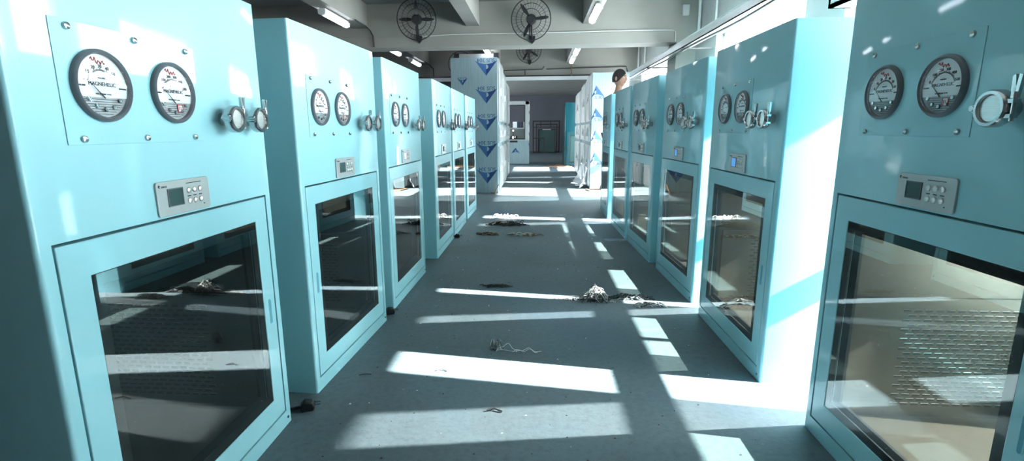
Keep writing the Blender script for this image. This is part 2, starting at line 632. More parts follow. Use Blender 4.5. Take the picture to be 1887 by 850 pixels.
def make_gauge(root, u, nums, red_tag):
    z = 1.508
    g = MB()
    R0 = 0.096
    g.lathe([(0.083, -0.004), (0.084, -0.016), (0.088, -0.020), (R0 - 0.003, -0.017), (R0, -0.012), (R0, 0.0)], (u, 0, z), (0, 1, 0), 48)
    body = g.build('pressure_gauge', 'dark_rim', root)
    d = MB()
    # white upper dial and ribbed grey lower part
    n_ = 40
    rr = 0.0838
    hz = -0.030
    a0 = math.asin(hz / rr)
    up = [(u + rr * math.cos(a0 + (PI - 2 * a0) * q / n_), z + rr * math.sin(a0 + (PI - 2 * a0) * q / n_)) for q in range(n_ + 1)]
    d.mat(0).prism(up, -0.006, -0.003, 'y')
    lo = [(u + rr * math.cos(PI - a0 + (PI + 2 * a0) * q / n_), z + rr * math.sin(PI - a0 + (PI + 2 * a0) * q / n_)) for q in range(n_ + 1)]
    d.mat(1).prism(lo, -0.005, -0.003, 'y')
    for q in range(7):
        zz = hz - 0.007 - q * 0.0065
        hw = math.sqrt(max(0, rr * rr - zz * zz)) - 0.012
        if hw > 0.01:
            d.mat(2).box(u - hw, u + hw, -0.0062, -0.005, z + zz, z + zz + 0.0022)
    d.build('dial', ['dial_white', 'dial_lower', 'print_grey'], body, smooth=False)
    l = MB()
    l.mat(0).text('MAGNEHELIC', 0.0145, frontm(u, -0.0068, z + 0.004))
    l.text('PASCALS', 0.006, frontm(u, -0.0068, z + 0.020))
    l.text('MAX PRESSURE 15 PSIG', 0.005, frontm(u, -0.0068, z - 0.022))
    for i, s in enumerate(nums):
        a = math.radians(155 - 130 * i / (len(nums) - 1))
        l.text(s, 0.0125, frontm(u + 0.061 * math.cos(a), -0.0068, z - 0.010 + 0.061 * math.sin(a)))
    for i in range(31):
        a = math.radians(155 - 130 * i / 30)
        ra, rb = 0.050, (0.054 if i % 5 else 0.0565)
        ca, sa = math.cos(a), math.sin(a)
        l.prism([(u + ra * ca - 0.0005 * sa, z - 0.010 + ra * sa + 0.0005 * ca), (u + ra * ca + 0.0005 * sa, z - 0.010 + ra * sa - 0.0005 * ca),
                 (u + rb * ca + 0.0005 * sa, z - 0.010 + rb * sa - 0.0005 * ca), (u + rb * ca - 0.0005 * sa, z - 0.010 + rb * sa + 0.0005 * ca)], -0.0072, -0.0062, 'y')
    arc = []
    for i in range(25):
        a = math.radians(155 - 130 * i / 24)
        arc.append((u + 0.0495 * math.cos(a), -0.0068, z - 0.010 + 0.0495 * math.sin(a)))
    l.tube(arc, 0.0006, 4)
    # stop marks at both sides
    l.box(u - 0.078, u - 0.055, -0.008, -0.0062, z - 0.004, z)
    l.box(u + 0.055, u + 0.078, -0.008, -0.0062, z - 0.006, z - 0.002)
    # red script at the top of the dial
    l.mat(1).tube([(u - 0.028 + 0.0035 * i, -0.007, z + 0.062 + 0.0055 * math.sin(i * 1.9) + (0.006 if i < 5 else 0)) for i in range(14)], 0.0013, 4)
    if red_tag:
        l.mat(1).frame(u + 0.010, u + 0.034, z - 0.060, z - 0.036, u + 0.0125, u + 0.0315, z - 0.0575, z - 0.0385, -0.0085, -0.0062)
        l.mat(2).box(u + 0.0125, u + 0.0315, -0.0078, -0.0062, z - 0.0575, z - 0.0385)
        l.mat(1).box(u + 0.0165, u + 0.0195, -0.0082, -0.0062, z - 0.054, z - 0.042)
        l.box(u + 0.0235, u + 0.0265, -0.0082, -0.0062, z - 0.054, z - 0.042)
    l.build('dial_lettering', ['print_black', 'print_red', 'dial_white'], body, smooth=False)
    nd = MB()
    nd.prism([(u - 0.002, z - 0.034), (u + 0.002, z - 0.032), (u - 0.045, z + 0.012)], -0.0105, -0.0098, 'y')
    nd.build('needle', 'print_black', body, smooth=False)
    bl = MB()
    for q in range(5):
        a = math.radians(215 + 27 * q)
        bl.cyl((u + 0.062 * math.cos(a), -0.011, z + 0.062 * math.sin(a)), (u + 0.062 * math.cos(a), -0.004, z + 0.062 * math.sin(a)), 0.0055, 10)
    bl.build('dial_bolts', 'steel', body)
    ln = MB()
    prof = [(0.084 * math.cos(q * PI / 16), -0.015 - 0.012 * math.sin(q * PI / 16)) for q in range(8)] + [(0.0005, -0.027)]
    ln.lathe(prof, (u, 0, z), (0, 1, 0), 36)
    ln.build('lens', 'lens_glass', body)
    return body


def make_port(root, u):
    z = 1.430
    p = MB()
    A = (0, 1, 0)
    # stub pipe, then the clamp band made of two halves
    p.lathe([(0.024, 0.0), (0.024, -0.035), (0.034, -0.040), (0.034, -0.050)], (u, 0, z), A, 28)
    p.lathe([(0.040, -0.036), (0.047, -0.034), (0.050, -0.040), (0.050, -0.062), (0.046, -0.068), (0.038, -0.068), (0.036, -0.060)], (u, 0, z), A, 32)
    # hinge knuckle on the left, lug on the right
    p.cyl((u - 0.054, -0.036, z + 0.002), (u - 0.054, -0.068, z + 0.002), 0.008, 12)
    p.box(u - 0.056, u - 0.044, -0.064, -0.040, z - 0.010, z + 0.012)
    p.box(u + 0.044, u + 0.064, -0.062, -0.042, z + 0.012, z + 0.022)
    p.box(u + 0.042, u + 0.062, -0.062, -0.042, z - 0.026, z - 0.016)
    p.cyl((u + 0.056, -0.052, z - 0.034), (u + 0.056, -0.052, z + 0.050), 0.005, 10)
    b_ = p.build('sampling_port', 'steel', root)
    MB().lathe([(0.0, -0.0605), (0.034, -0.0605), (0.036, -0.058)], (u, 0, z), A, 32).build('port_cap', 'brushed_steel', b_)
    wn_ = MB()
    wn_.cyl((u + 0.056, -0.052, z + 0.024), (u + 0.056, -0.052, z + 0.040), 0.010, 12)
    wn_.prism([(u + 0.046, z + 0.034), (u + 0.066, z + 0.034), (u + 0.072, z + 0.082), (u + 0.062, z + 0.084), (u + 0.058, z + 0.052), (u + 0.052, z + 0.084), (u + 0.044, z + 0.080)], -0.056, -0.047, 'y')
    wn_.build('wing_nut', 'steel', b_)


def make_controller(root, screen):
    u0, u1, z0, z1 = 0.398, 0.652, 1.118, 1.229
    r = 0.010
    pl = []
    for cx, cz, a0 in ((u0 + r, z0 + r, PI), (u1 - r, z0 + r, 1.5 * PI), (u1 - r, z1 - r, 0), (u0 + r, z1 - r, 0.5 * PI)):
        for q in range(5):
            an = a0 + q * PI / 8
            pl.append((cx + r * math.cos(an), cz + r * math.sin(an)))
    c = MB().prism(pl, -0.007, 0.0, 'y').build('controller', 'plate_metal', root, smooth=False, bev=0.0015)
    MB().frame(u0 + 0.045, u0 + 0.117, z0 + 0.028, z0 + 0.086, u0 + 0.048, u0 + 0.114, z0 + 0.031, z0 + 0.083, -0.0095, -0.0068).build('screen_bezel', 'print_grey', c, smooth=False)
    MB().box(u0 + 0.048, u0 + 0.114, -0.0085, -0.0068, z0 + 0.031, z0 + 0.083).build('screen', screen, c, smooth=False)
    for rr_ in range(2):
        for cc in range(3):
            x = u0 + 0.146 + cc * 0.029
            zz = z0 + 0.072 - rr_ * 0.036
            bb = MB().lathe([(0.0, -0.0135), (0.006, -0.013), (0.0095, -0.0105), (0.0105, -0.0068)], (x, 0, zz), (0, 1, 0), 16)
            bb.build('button', 'brushed_steel', c)
    t_ = MB()
    t_.text('TISAGE', 0.0085, frontm(u0 + 0.033, -0.0074, z1 - 0.017))
    t_.prism([(u0 + 0.007, z1 - 0.014), (u0 + 0.012, z1 - 0.009), (u0 + 0.017, z1 - 0.013), (u0 + 0.013, z1 - 0.015), (u0 + 0.016, z1 - 0.020), (u0 + 0.010, z1 - 0.018)], -0.0076, -0.0069, 'y')
    t_.box(u0 + 0.136, u0 + 0.212, -0.0074, -0.0069, z1 - 0.016, z1 - 0.0135)
    for cc in range(3):
        t_.box(u0 + 0.138 + cc * 0.029, u0 + 0.154 + cc * 0.029, -0.0074, -0.0069, z0 + 0.051, z0 + 0.054)
    t_.box(u0 + 0.216, u0 + 0.221, -0.0078, -0.0069, z0 + 0.016, z0 + 0.020)
    t_.build('controller_lettering', 'print_black', c, smooth=False)
    return c


def make_cabinet(handle_side):
    root = empty('pass_box_cabinet')
    b_ = MB()
    r = 0.012
    b_.prism(round_plan(0, W, 0, D, r, (0, 1, 2, 3)), OZ1, H, 'z')
    b_.prism(round_plan(0, W, 0, D, r, (0, 1, 2, 3)), 0.0, OZ0, 'z')
    b_.prism(round_plan(0, OU0, 0, D, r, (0, 3)), OZ0, OZ1, 'z')
    b_.prism(round_plan(OU1, W, 0, D, r, (1, 2)), OZ0, OZ1, 'z')
    b_.build('body', 'cyan_paint', root)
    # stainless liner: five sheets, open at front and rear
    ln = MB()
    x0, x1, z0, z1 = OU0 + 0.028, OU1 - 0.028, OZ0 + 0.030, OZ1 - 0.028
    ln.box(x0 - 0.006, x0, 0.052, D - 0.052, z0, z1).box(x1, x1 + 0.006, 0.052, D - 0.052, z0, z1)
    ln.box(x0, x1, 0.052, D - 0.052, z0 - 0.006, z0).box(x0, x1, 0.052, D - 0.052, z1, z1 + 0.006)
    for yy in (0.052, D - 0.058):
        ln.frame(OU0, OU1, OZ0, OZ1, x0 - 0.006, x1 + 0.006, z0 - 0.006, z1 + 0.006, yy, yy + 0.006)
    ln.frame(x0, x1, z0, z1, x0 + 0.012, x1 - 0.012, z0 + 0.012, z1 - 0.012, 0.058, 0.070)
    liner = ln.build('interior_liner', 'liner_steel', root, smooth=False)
    # slotted return-air sheets at both sides of the compartment
    for sx, xa, sg in ((0, x0, 1), (1, x1, -1)):
        ps = MB()
        xs = sorted((xa, xa + sg * 0.012))
        ps.mat(0).box(xs[0], xs[1], 0.11, D - 0.09, z0 + 0.03, z0 + 0.56)
        for rr_ in range(21):
            for cc in range(12):
                y_ = 0.31 + cc * 0.044 + (0.022 if rr_ % 2 else 0) - rr_ * 0.0
                if y_ > D - 0.12:
                    continue
                z_ = z0 + 0.062 + rr_ * 0.0218
                xx = sorted((xa + sg * 0.0121, xa + sg * 0.0135))
                ps.mat(1).box(xx[0], xx[1], y_, y_ + 0.031, z_, z_ + 0.0095)
                ps.mat(2).box(xx[0], xx[1] + 0.0005, y_, y_ + 0.031, z_ + 0.0096, z_ + 0.0120)  # bright strip standing in for a highlight along the slot edge
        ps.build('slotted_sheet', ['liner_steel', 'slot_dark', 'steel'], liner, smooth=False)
    # door
    d = MB().frame(DU0, DU1, DZ0, DZ1, GU0, GU1, GZ0, GZ1, 0.0, 0.045)
    door = d.build('door', 'cyan_paint', root, smooth=False, bev=0.003)
    g = MB().frame(GU0, GU1, GZ0, GZ1, GU0 + 0.036, GU1 - 0.036, GZ0 + 0.036, GZ1 - 0.036, 0.004, 0.010)
    g.frame(GU0, GU1, GZ0, GZ1, GU0 + 0.016, GU1 - 0.016, GZ0 + 0.016, GZ1 - 0.016, 0.010, 0.022)
    g.frame(GU0, GU1, GZ0, GZ1, GU0 + 0.046, GU1 - 0.046, GZ0 + 0.046, GZ1 - 0.046, 0.034, 0.046)
    g.build('gasket', 'black_rubber', door, smooth=False)
    MB().box(GU0 + 0.002, GU1 - 0.002, 0.0015, 0.0035, GZ0 + 0.002, GZ1 - 0.002).build('glass_pane', 'door_glass', door, smooth=False)
    # pull: a raised rounded plate, recess shade painted on as a darker face
    h = MB()
    hu, hz0, hz1 = 0.0, 0.535, 0.650
    slot = [(hu + 0.0095 * math.cos(a), (hz1 - 0.0095 if a <= PI else hz0 + 0.0095) + 0.0095 * math.sin(a)) for a in [PI * q / 8 for q in range(9)] + [PI + PI * q / 8 for q in range(9)]]
    sm = [(hu + (p[0] - hu) * 0.72, (p[1] - 0.5925) * 0.96 + 0.5925) for p in slot]
    h.mat(0).prism(slot, -0.0025, 0.0, 'y')
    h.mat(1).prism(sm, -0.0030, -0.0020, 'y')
    hn = h.build('handle', ['cyan_paint', 'handle_recess_shade'], door, loc=(0.984 if handle_side else 0.094, 0, 0), smooth=False)
    hx = DU0 - 0.002 if handle_side else DU1 + 0.002
    for zz in (0.2, 0.95):
        MB().cyl((hx, 0.047, zz), (hx, 0.047, zz + 0.07), 0.006, 10).build('hinge', 'steel', door)
    # rear door
    rd = MB().frame(DU0, DU1, DZ0, DZ1, GU0, GU1, GZ0, GZ1, D - 0.045, D).build('rear_door', 'cyan_paint', root, smooth=False)
    MB().box(GU0, GU1, D - 0.020, D - 0.016, GZ0, GZ1).build('glass_pane', 'rear_glass', rd, smooth=False)
    # gauge panel with six cap screws
    gp = MB().box(0.131, 0.658, -0.0026, 0.0, 1.352, 1.664).build('gauge_panel', 'cyan_paint', root, smooth=False, bev=0.001)
    for u in (0.177, 0.396, 0.615):
        for zz in (1.367, 1.648):
            s_ = MB()
            s_.lathe([(0.0, -0.011), (0.0035, -0.011), (0.0085, -0.0095), (0.0100, -0.0035)], (u, 0, zz), (0, 1, 0), 14)
            s_.build('screw', 'steel', gp)
    make_gauge(root, 0.258, ['0', '10', '20', '30', '40', '50', '60'], False)
    make_gauge(root, 0.532, ['0', '100', '200', '300', '400', '500'], True)
    make_port(root, 0.785)
    make_port(root, 0.950)
    make_controller(root, 'screen_dark')
    sc_ = MB().lathe([(0.0, -0.003), (0.006, -0.0025), (0.007, 0.0)], (1.045, 0, 0.035), (0, 1, 0), 12)
    sc_.build('bottom_screw', 'steel', root)
    return root


protoR = make_cabinet(True)
protoL = make_cabinet(False)
G = 'cyan cabinets standing in two rows along the aisle'
# name, x of the near front corner, y, small turn, pull on the right?, screen, label
CABS = [
    ('L', -1.188, 1.083, 0.0, 1, 'screen_dark', 'large bright cyan cabinet with two round gauges, nearest of the left row'),
    ('L', -1.164, 2.406, -0.053, 0, 'screen_dark', 'bright cyan cabinet second in the left row, pull slot near its left door edge'),
    ('L', -1.114, 3.705, -0.015, 1, 'screen_pale', 'bright cyan cabinet third from the front in the left row, with a pale lit screen'),
    ('L', -1.081, 5.309, -0.004, 1, 'screen_dark', 'bright cyan cabinet fourth in the left row, after the wide gap'),
    ('L', -1.080, 6.493, 0.0, 0, 'screen_dark', 'bright cyan cabinet fifth in the left row, close against the fourth'),
    ('L', -1.087, 7.801, -0.011, 1, 'screen_dark', 'bright cyan cabinet at the far end of the left row, before the film-wrapped boxes'),
    ('R', 1.271, 1.188, 0.0, 1, 'screen_dark', 'large cyan cabinet nearest in the right row, slotted steel sheet seen through its glass'),
    ('R', 1.232, 2.669, 0.002, 1, 'screen_blue', 'cyan cabinet second in the right row, its near side glaring white in the sun'),
    ('R', 1.245, 3.980, 0.037, 0, 'screen_blue', 'cyan cabinet third from the front in the right row, with a small blue screen'),
    ('R', 1.181, 5.253, 0.042, 0, 'screen_dark', 'cyan cabinet fourth in the right row, whose dark door reflects the film-wrapped boxes'),
    ('R', 1.129, 6.441, 0.023, 0, 'screen_dark', 'cyan cabinet fifth in the right row, just behind the fourth with a thin gap'),
    ('R', 1.098, 7.897, -0.020, 1, 'screen_dark', 'darkest cyan cabinet, at the far end of the right row in front of the person'),
]
used = {0: False, 1: False}
for side, x, y, r, hs, scr, lab in CABS:
    src = protoR if hs else protoL
    if used[hs]:
        o = copy_tree(src)
    else:
        o = src
        used[hs] = True
    if side == 'L':
        o.location = (x * S, y * S, 0)
        o.rotation_euler = (0, 0, PI / 2 + r)
    else:
        o.location = ((x - math.sin(r) * W) * S, (y + math.cos(r) * W) * S, 0)
        o.rotation_euler = (0, 0, -PI / 2 + r)
    tag(o, lab, 'cabinet', G)
    for c in o.children:
        if c.name.startswith('controller'):
            for q in c.children:
                if q.name.split('.')[0] == 'screen':
                    q.material_slots[0].link = 'OBJECT'
                    q.material_slots[0].material = MATS[scr]


# ------------------------------------------------------------------ film-wrapped stainless boxes
def film_logo(mb, cx, cz, s, y, flip, text=True, xmin=-99):
    """printed triangle mark and SUS 304; pale half, blue half, pale disc in the middle"""
    f = -1 if flip else 1

    def P(px, pz):
        return (max(xmin, cx + f * px * s), cz + f * pz * s)
    nn = 10
    arc = [(-0.5 + q / nn, -0.26 + 0.16 * (1 - (2 * q / nn - 1) ** 2)) for q in range(nn + 1)]
    Lf = [P(0, 0.40)] + [P(px, pz) for px, pz in arc[:nn // 2 + 1]]
    Rt = [P(0, 0.40)] + [P(px, pz) for px, pz in arc[nn // 2:]]
    # the blue half is the left one when upright and shows on the right when upside down
    mb.mat(0).prism(Lf, y - 0.0015, y - 0.0003, 'y')
    mb.mat(1).prism(Rt, y - 0.0015, y - 0.0003, 'y')
    half = [P(0.0, 0.015 + 0.10)] + [P(-0.10 * math.sin(PI * q / 8), 0.015 + 0.10 * math.cos(PI * q / 8)) for q in range(1, 8)] + [P(0.0, 0.015 - 0.10)]
    mb.mat(2).prism(half, y - 0.0022, y - 0.0014, 'y')
    if text:
        cut = cx - 0.3 * s < xmin
        M_ = frontm(cx + (0.20 * s if cut else 0), y - 0.001, cz - f * 0.27 * s)
        if flip:
            M_ = M_ @ Matrix.Rotation(PI, 4, 'Z')
        mb.mat(0).text('S 304' if cut else 'SUS 304', 0.235 * s, M_)


LM = ['film_blue', 'film_pale_blue', 'film_steel']


def wrapped_box(x0, x1, y0, y1, z1, marks, label, side):
    """steel box cabinet still in its protective film; side = +1 shows door leaves on its +x face, -1 on its -x face"""
    o = empty('film_wrapped_box', ((x0 + x1) / 2, y0, 0))
    ox = -(x0 + x1) / 2
    X0, X1, Y1 = x0 + ox, x1 + ox, y1 - y0
    MB().box(X0, X1, 0, Y1, 0, z1).build('body', 'film_steel', o, smooth=False, bev=0.006)
    if marks:
        for cx, cz, s, flip in marks:
            lg = MB()
            film_logo(lg, cx + ox, cz, s, 0, flip, True, X0 + 0.002)
            lg.build('film_printing', LM, o, smooth=False)
    xf = X1 if side > 0 else X0
    sg = side
    for j, (za, zb) in enumerate(((0.06, 1.02), (1.10, 1.50), (1.56, z1 - 0.06))):
        p = MB()
        xa, xb = sorted((xf, xf + sg * 0.035))
        p.box(xa, xb, 0.06, Y1 - 0.06, za, zb)
        xa, xb = sorted((xf + sg * 0.035, xf + sg * 0.05))
        p.box(xa, xb, 0.10, 0.16, za + 0.04, zb - 0.04)
        p.box(xa, xb, Y1 - 0.16, Y1 - 0.10, za + 0.04, zb - 0.04)
        pn = p.build('door_leaf', 'aluminium', o, smooth=False, bev=0.004)
        q = MB()
        xa, xb = sorted((xf + sg * 0.03, xf + sg * 0.085))
        q.cyl(((xa + xb) / 2, 0.22, (za + zb) / 2 - 0.07), ((xa + xb) / 2, 0.22, (za + zb) / 2 + 0.07), 0.015, 10)
        q.box(xa, xb, 0.21, 0.23, (za + zb) / 2 - 0.08, (za + zb) / 2 - 0.05).box(xa, xb, 0.21, 0.23, (za + zb) / 2 + 0.05, (za + zb) / 2 + 0.08)
        q.build('handle', 'aluminium', pn)
        if side < 0:
            bl = MB()
            xa, xb = sorted((xf + sg * 0.035, xf + sg * 0.038))
            zc = (za + zb) / 2 + 0.02
            bl.prism([(Y1 * 0.5, zc + 0.12), (Y1 * 0.5 + 0.30, zc - 0.10), (Y1 * 0.5, zc - 0.05), (Y1 * 0.5 - 0.30, zc - 0.10)], xa, xb, 'x')
            bl.build('film_printing', 'film_blue', pn, smooth=False)
    tag(o, label, 'wrapped cabinet', 'film-wrapped stainless boxes beyond the two rows')
    return o


Lm = [(-1.105, 2.715 - i * 0.578, 0.48, True) for i in range(5)] + [(-1.62, 2.42, 0.23, True)]
wrapped_box(-1.87, -0.865, 11.2, 12.45, 2.90, Lm, 'tall box in protective film with upside-down blue triangles down its face, left of the aisle', 1)
wrapped_box(-1.90, -0.87, 12.75, 13.7, 2.80, None, 'wrapped box behind the tall printed one on the left, only door edges showing', 1)
wrapped_box(-1.92, -0.90, 14.6, 15.9, 2.72, None, 'rearmost wrapped box on the left of the aisle, past the white rail', 1)
Rm = [(1.325, 2.20 - i * 0.5, 0.40, False) for i in range(4)]
wrapped_box(1.235, 2.05, 12.0, 13.1, 2.64, Rm, 'pale box in protective film with upright blue triangles, behind the person', -1)
wrapped_box(1.27, 2.05, 13.5, 14.9, 2.60, None, 'second wrapped box on the right, steel door edge beside the pale front one', -1)
wrapped_box(1.28, 2.05, 15.4, 17.2, 2.52, None, 'rearmost wrapped box on the right, next to the teal cabinet', -1)

# machinery on top of the left front box
fu = empty('fan_filter_unit', (-1.31, 11.25, 2.9))
MB().box(-0.40, 0.42, 0.03, 1.1, 0.0, 0.085).build('housing', 'aluminium', fu, smooth=False, bev=0.004)
for xx in (-0.49, 0.36):
    MB().box(xx, xx + 0.11, 0.01, 0.14, 0.0, 0.10).build('corner_block', 'black_plastic', fu, smooth=False, bev=0.004)
tag(fu, 'flat grey metal unit with black corner blocks on top of the tall wrapped box', 'equipment')

# ------------------------------------------------------------------ far room
sx0, sx1, sy, sz = -1.55, -0.33, 20.7, 2.50
o = empty('stainless_transfer_cabinet', (0, sy, 0))
b_ = MB()
b_.box(sx0, sx0 + 0.14, 0, 1.2, 1.0, sz).box(sx1 - 0.16, sx1, 0, 1.2, 1.0, sz).box(sx0, sx1, 0, 1.2, 2.36, sz)
b_.box(sx0, sx1, 0, 1.2, 0.96, 1.0).box(sx0, sx1, 1.14, 1.2, 1.0, 1.45)
b_.build('frame', 'aluminium', o, smooth=False, bev=0.01)
MB().box(sx0, sx1, 0.005, 1.2, 0.02, 0.96).build('lower_panel', 'film_steel', o, smooth=False)
MB().frame(sx0 + 0.14, sx1 - 0.16, 1.0, 2.36, sx0 + 0.17, sx1 - 0.19, 1.03, 2.33, 0.02, 0.06).build('window_gasket', 'black_rubber', o, smooth=False)
MB().box(sx0 + 0.14, sx1 - 0.16, 0.05, 1.1, 1.43, 1.46).build('shelf', 'aluminium', o, smooth=False)
MB().lathe([(0.0, -0.05), (0.07, -0.045), (0.10, 0.0)], (-1.18, 0, 0.62), (0, 1, 0), 24).build('round_knob', 'aluminium', o)
lg = MB()
film_logo(lg, -0.88, 0.53, 0.36, 0.004, False, False)
lg.build('film_printing', LM, o, smooth=False)
sm_ = MB()
for q in range(4):
    zz = 0.8 + q * 0.42
    sm_.mat(0).prism([(sx1 - 0.02, zz), (sx1 + 0.0, zz - 0.08), (sx1 + 0.0, zz + 0.08)], -0.004, 0.0, 'y')
    sm_.prism([(0.2, zz - 0.1), (0.2, zz + 0.1), (0.5, zz)], sx1 + 0.0005, sx1 + 0.003, 'x')
sm_.build('side_printing', LM, o, smooth=False)
MB().box(-1.10, -0.80, -0.012, 0.02, 0.88, 0.955).build('control_plate', 'black_plastic', o, smooth=False)
tag(o, 'stainless cabinet with open window and a shelf of supplies, far end of the aisle', 'cabinet')
# items on its shelf
mats_ = ['string_dark', 'print_grey', 'paper_white', 'string_dark', 'cable_dark', 'film_blue', 'cardboard']
items = [(-1.24, 0.07, 0.20, 'black_plastic', 'box', 'dark small carton at the left on the shelf'),
         (-1.14, 0.08, 0.18, 'print_grey', 'box', 'grey patterned carton beside the white one on the shelf'),
         (-1.00, 0.17, 0.24, 'paper_white', 'box', 'white carton standing on the shelf of the far cabinet'),
         (-0.80, 0.05, 0.22, 'string_dark', 'binder', 'dark binder right of the white carton'),
         (-0.73, 0.05, 0.22, 'film_blue', 'binder', 'blue-black binder in the middle of the shelf'),
         (-0.66, 0.05, 0.23, 'string_dark', 'binder', 'dark binder between the blue one and the pale one'),
         (-0.57, 0.07, 0.23, 'conduit_white', 'binder', 'pale binder at the right end of the shelf')]
for x, w_, h_, mm, cat, lab in items:
    q = MB().box(x, x + w_, 0.14, 0.40, 0.0, h_).build('carton' if cat == 'box' else 'binder', mm, smooth=False, bev=0.006, loc=(0, sy, 1.46))
    tag(q, lab, cat, 'supplies on the shelf of the far cabinet')
# small lit instrument below the shelf
q = empty('lit_instrument', (-0.97, sy + 0.25, 1.0))
MB().box(-0.12, 0.16, 0, 0.2, 0, 0.14).build('housing', 'black_plastic', q, smooth=False, bev=0.01)
MB().cyl((-0.02, 0.08, 0.14), (-0.02, 0.08, 0.34), 0.014, 10).build('stem', 'black_plastic', q)
MB().box(-0.05, 0.0, -0.006, 0.0, 0.03, 0.12).box(0.05, 0.07, -0.006, 0.0, 0.06, 0.12).build('lit_display', 'indicator_white', q, smooth=False)
MB().ell((-0.02, 0.065, 0.35), 0.03, 0.03, 0.03, 10, 8).build('indicator_lamp', 'indicator_white', q)
tag(q, 'small black instrument with glowing white display under the shelf', 'instrument')

# black steel door frames stacked upright
rk = [(-0.30, 1.36, 31.6, 0.02, 1.92, 0.07, 'outermost black steel frame, widest of the stack at the far wall'),
      (-0.10, 1.20, 31.3, 0.02, 1.72, 0.06, 'black steel frame second in the stack at the far wall'),
      (0.02, 1.08, 31.0, 0.05, 1.42, 0.06, 'black steel frame with dark glass in front of the stack at the far wall'),
      (-0.28, 0.40, 30.6, 0.02, 0.90, 0.05, 'smallest black frame, low at the left of the stack by the far wall')]
for i, (x0, x1, yy, z0, z1, th, lab) in enumerate(rk):
    o = empty('steel_frame', ((x0 + x1) / 2, yy, 0))
    hw = (x1 - x0) / 2
    MB().frame(-hw, hw, 0.0, z1, -hw + th, hw - th, th, z1 - th, 0, 0.08).build('frame', 'black_paint', o, smooth=False, bev=0.008)
    if i == 0:
        for xx in (-0.35, 0.25):
            MB().box(xx, xx + 0.05, 0.01, 0.07, z1 - 0.40, z1 - th).build('upright', 'black_paint', o, smooth=False)
        MB().box(-hw + th, hw - th, 0.01, 0.07, z1 - 0.42, z1 - 0.38).build('crossbar', 'black_paint', o, smooth=False)
    if i == 2:
        MB().box(-hw + th, hw - th, 0.03, 0.04, th, z1 - th).build('glass_pane', 'screen_dark', o, smooth=False)
        MB().box(-0.25, 0.25, -0.01, 0.0, z1 - 0.05, z1 - 0.015).build('label_strip', 'conduit_white', o, smooth=False)
    tag(o, lab, 'frame', 'black frames stacked at the far wall')

# teal cabinet in the far room
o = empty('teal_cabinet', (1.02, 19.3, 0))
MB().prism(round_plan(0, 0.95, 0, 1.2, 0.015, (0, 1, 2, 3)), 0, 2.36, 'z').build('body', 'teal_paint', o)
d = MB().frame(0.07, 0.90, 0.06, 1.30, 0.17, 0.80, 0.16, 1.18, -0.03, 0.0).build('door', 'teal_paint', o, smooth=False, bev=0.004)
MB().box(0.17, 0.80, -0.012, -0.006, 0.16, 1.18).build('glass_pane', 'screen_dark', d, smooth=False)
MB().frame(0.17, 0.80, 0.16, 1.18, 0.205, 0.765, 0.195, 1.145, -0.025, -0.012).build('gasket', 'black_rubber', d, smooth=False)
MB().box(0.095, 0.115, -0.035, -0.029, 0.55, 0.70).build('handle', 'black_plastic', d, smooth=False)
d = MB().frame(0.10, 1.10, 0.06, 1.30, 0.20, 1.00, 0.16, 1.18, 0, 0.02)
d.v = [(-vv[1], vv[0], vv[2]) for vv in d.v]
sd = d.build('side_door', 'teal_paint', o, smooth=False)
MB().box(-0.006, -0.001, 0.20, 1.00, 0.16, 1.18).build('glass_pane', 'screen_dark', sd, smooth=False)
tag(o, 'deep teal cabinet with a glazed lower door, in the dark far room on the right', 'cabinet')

# plastic sheet and cardboard at the foot of the right wrapped boxes
ps = MB()
rnd = random.Random(3)
NX, NY = 9, 12
V = []
for j in range(NY + 1):
    for i in range(NX + 1):
        x = 0.98 + 0.20 * i / NX + rnd.uniform(-0.02, 0.02) + 0.06 * math.sin(j * 1.3)
        y = 12.0 + 2.0 * j / NY + rnd.uniform(-0.03, 0.03)
        z = 0.02 + 0.50 * (i / NX) ** 1.6 * (0.6 + 0.4 * math.sin(j * 0.9 + 1)) + rnd.uniform(0, 0.03)
        V.append((min(x, 1.14), y, z))
Fc = [(j * (NX + 1) + i, j * (NX + 1) + i + 1, (j + 1) * (NX + 1) + i + 1, (j + 1) * (NX + 1) + i) for j in range(NY) for i in range(NX)]
ps.add(V, Fc)
q = ps.build('plastic_sheet', 'plastic_sheet', angle=180)
sd_ = q.modifiers.new('thickness', 'SOLIDIFY')
sd_.thickness = 0.006
tag(q, 'crumpled pale plastic sheet slumped at the foot of the right wrapped boxes', 'plastic sheet')


def carton_flap(name, x, y, w_, d_, rz, lift, lab, cat='cardboard'):
    o = empty(name, (x, y, 0), rz)
    MB().box(-w_ / 2, w_ / 2, -d_ / 2, d_ / 2, 0.0, 0.02).build('base_sheet', 'cardboard', o, smooth=False)
    f = MB()
    f.prism([(w_ / 2 - 0.02, 0.02), (w_ / 2, 0.02), (w_ / 2 + 0.08, lift), (w_ / 2 + 0.06, lift)], -d_ / 2, d_ / 2, 'y')
    f.build('flap', 'cardboard', o, smooth=False)
    tag(o, lab, cat)


carton_flap('cardboard_sheet', 1.33, 11.70, 0.36, 0.35, 0.2, 0.25, 'brown folded cardboard beside the pale wrapped box on the right')
carton_flap('cardboard_sheet', 0.75, 19.0, 0.45, 1.1, 0.5, 0.06, 'flat cardboard piece catching light on the floor near the teal cabinet')
carton_flap('cardboard_sheet', -0.97, 11.08, 0.10, 0.10, 0.0, 0.20, 'torn brown cardboard scrap at the foot of the tall wrapped box on the left')


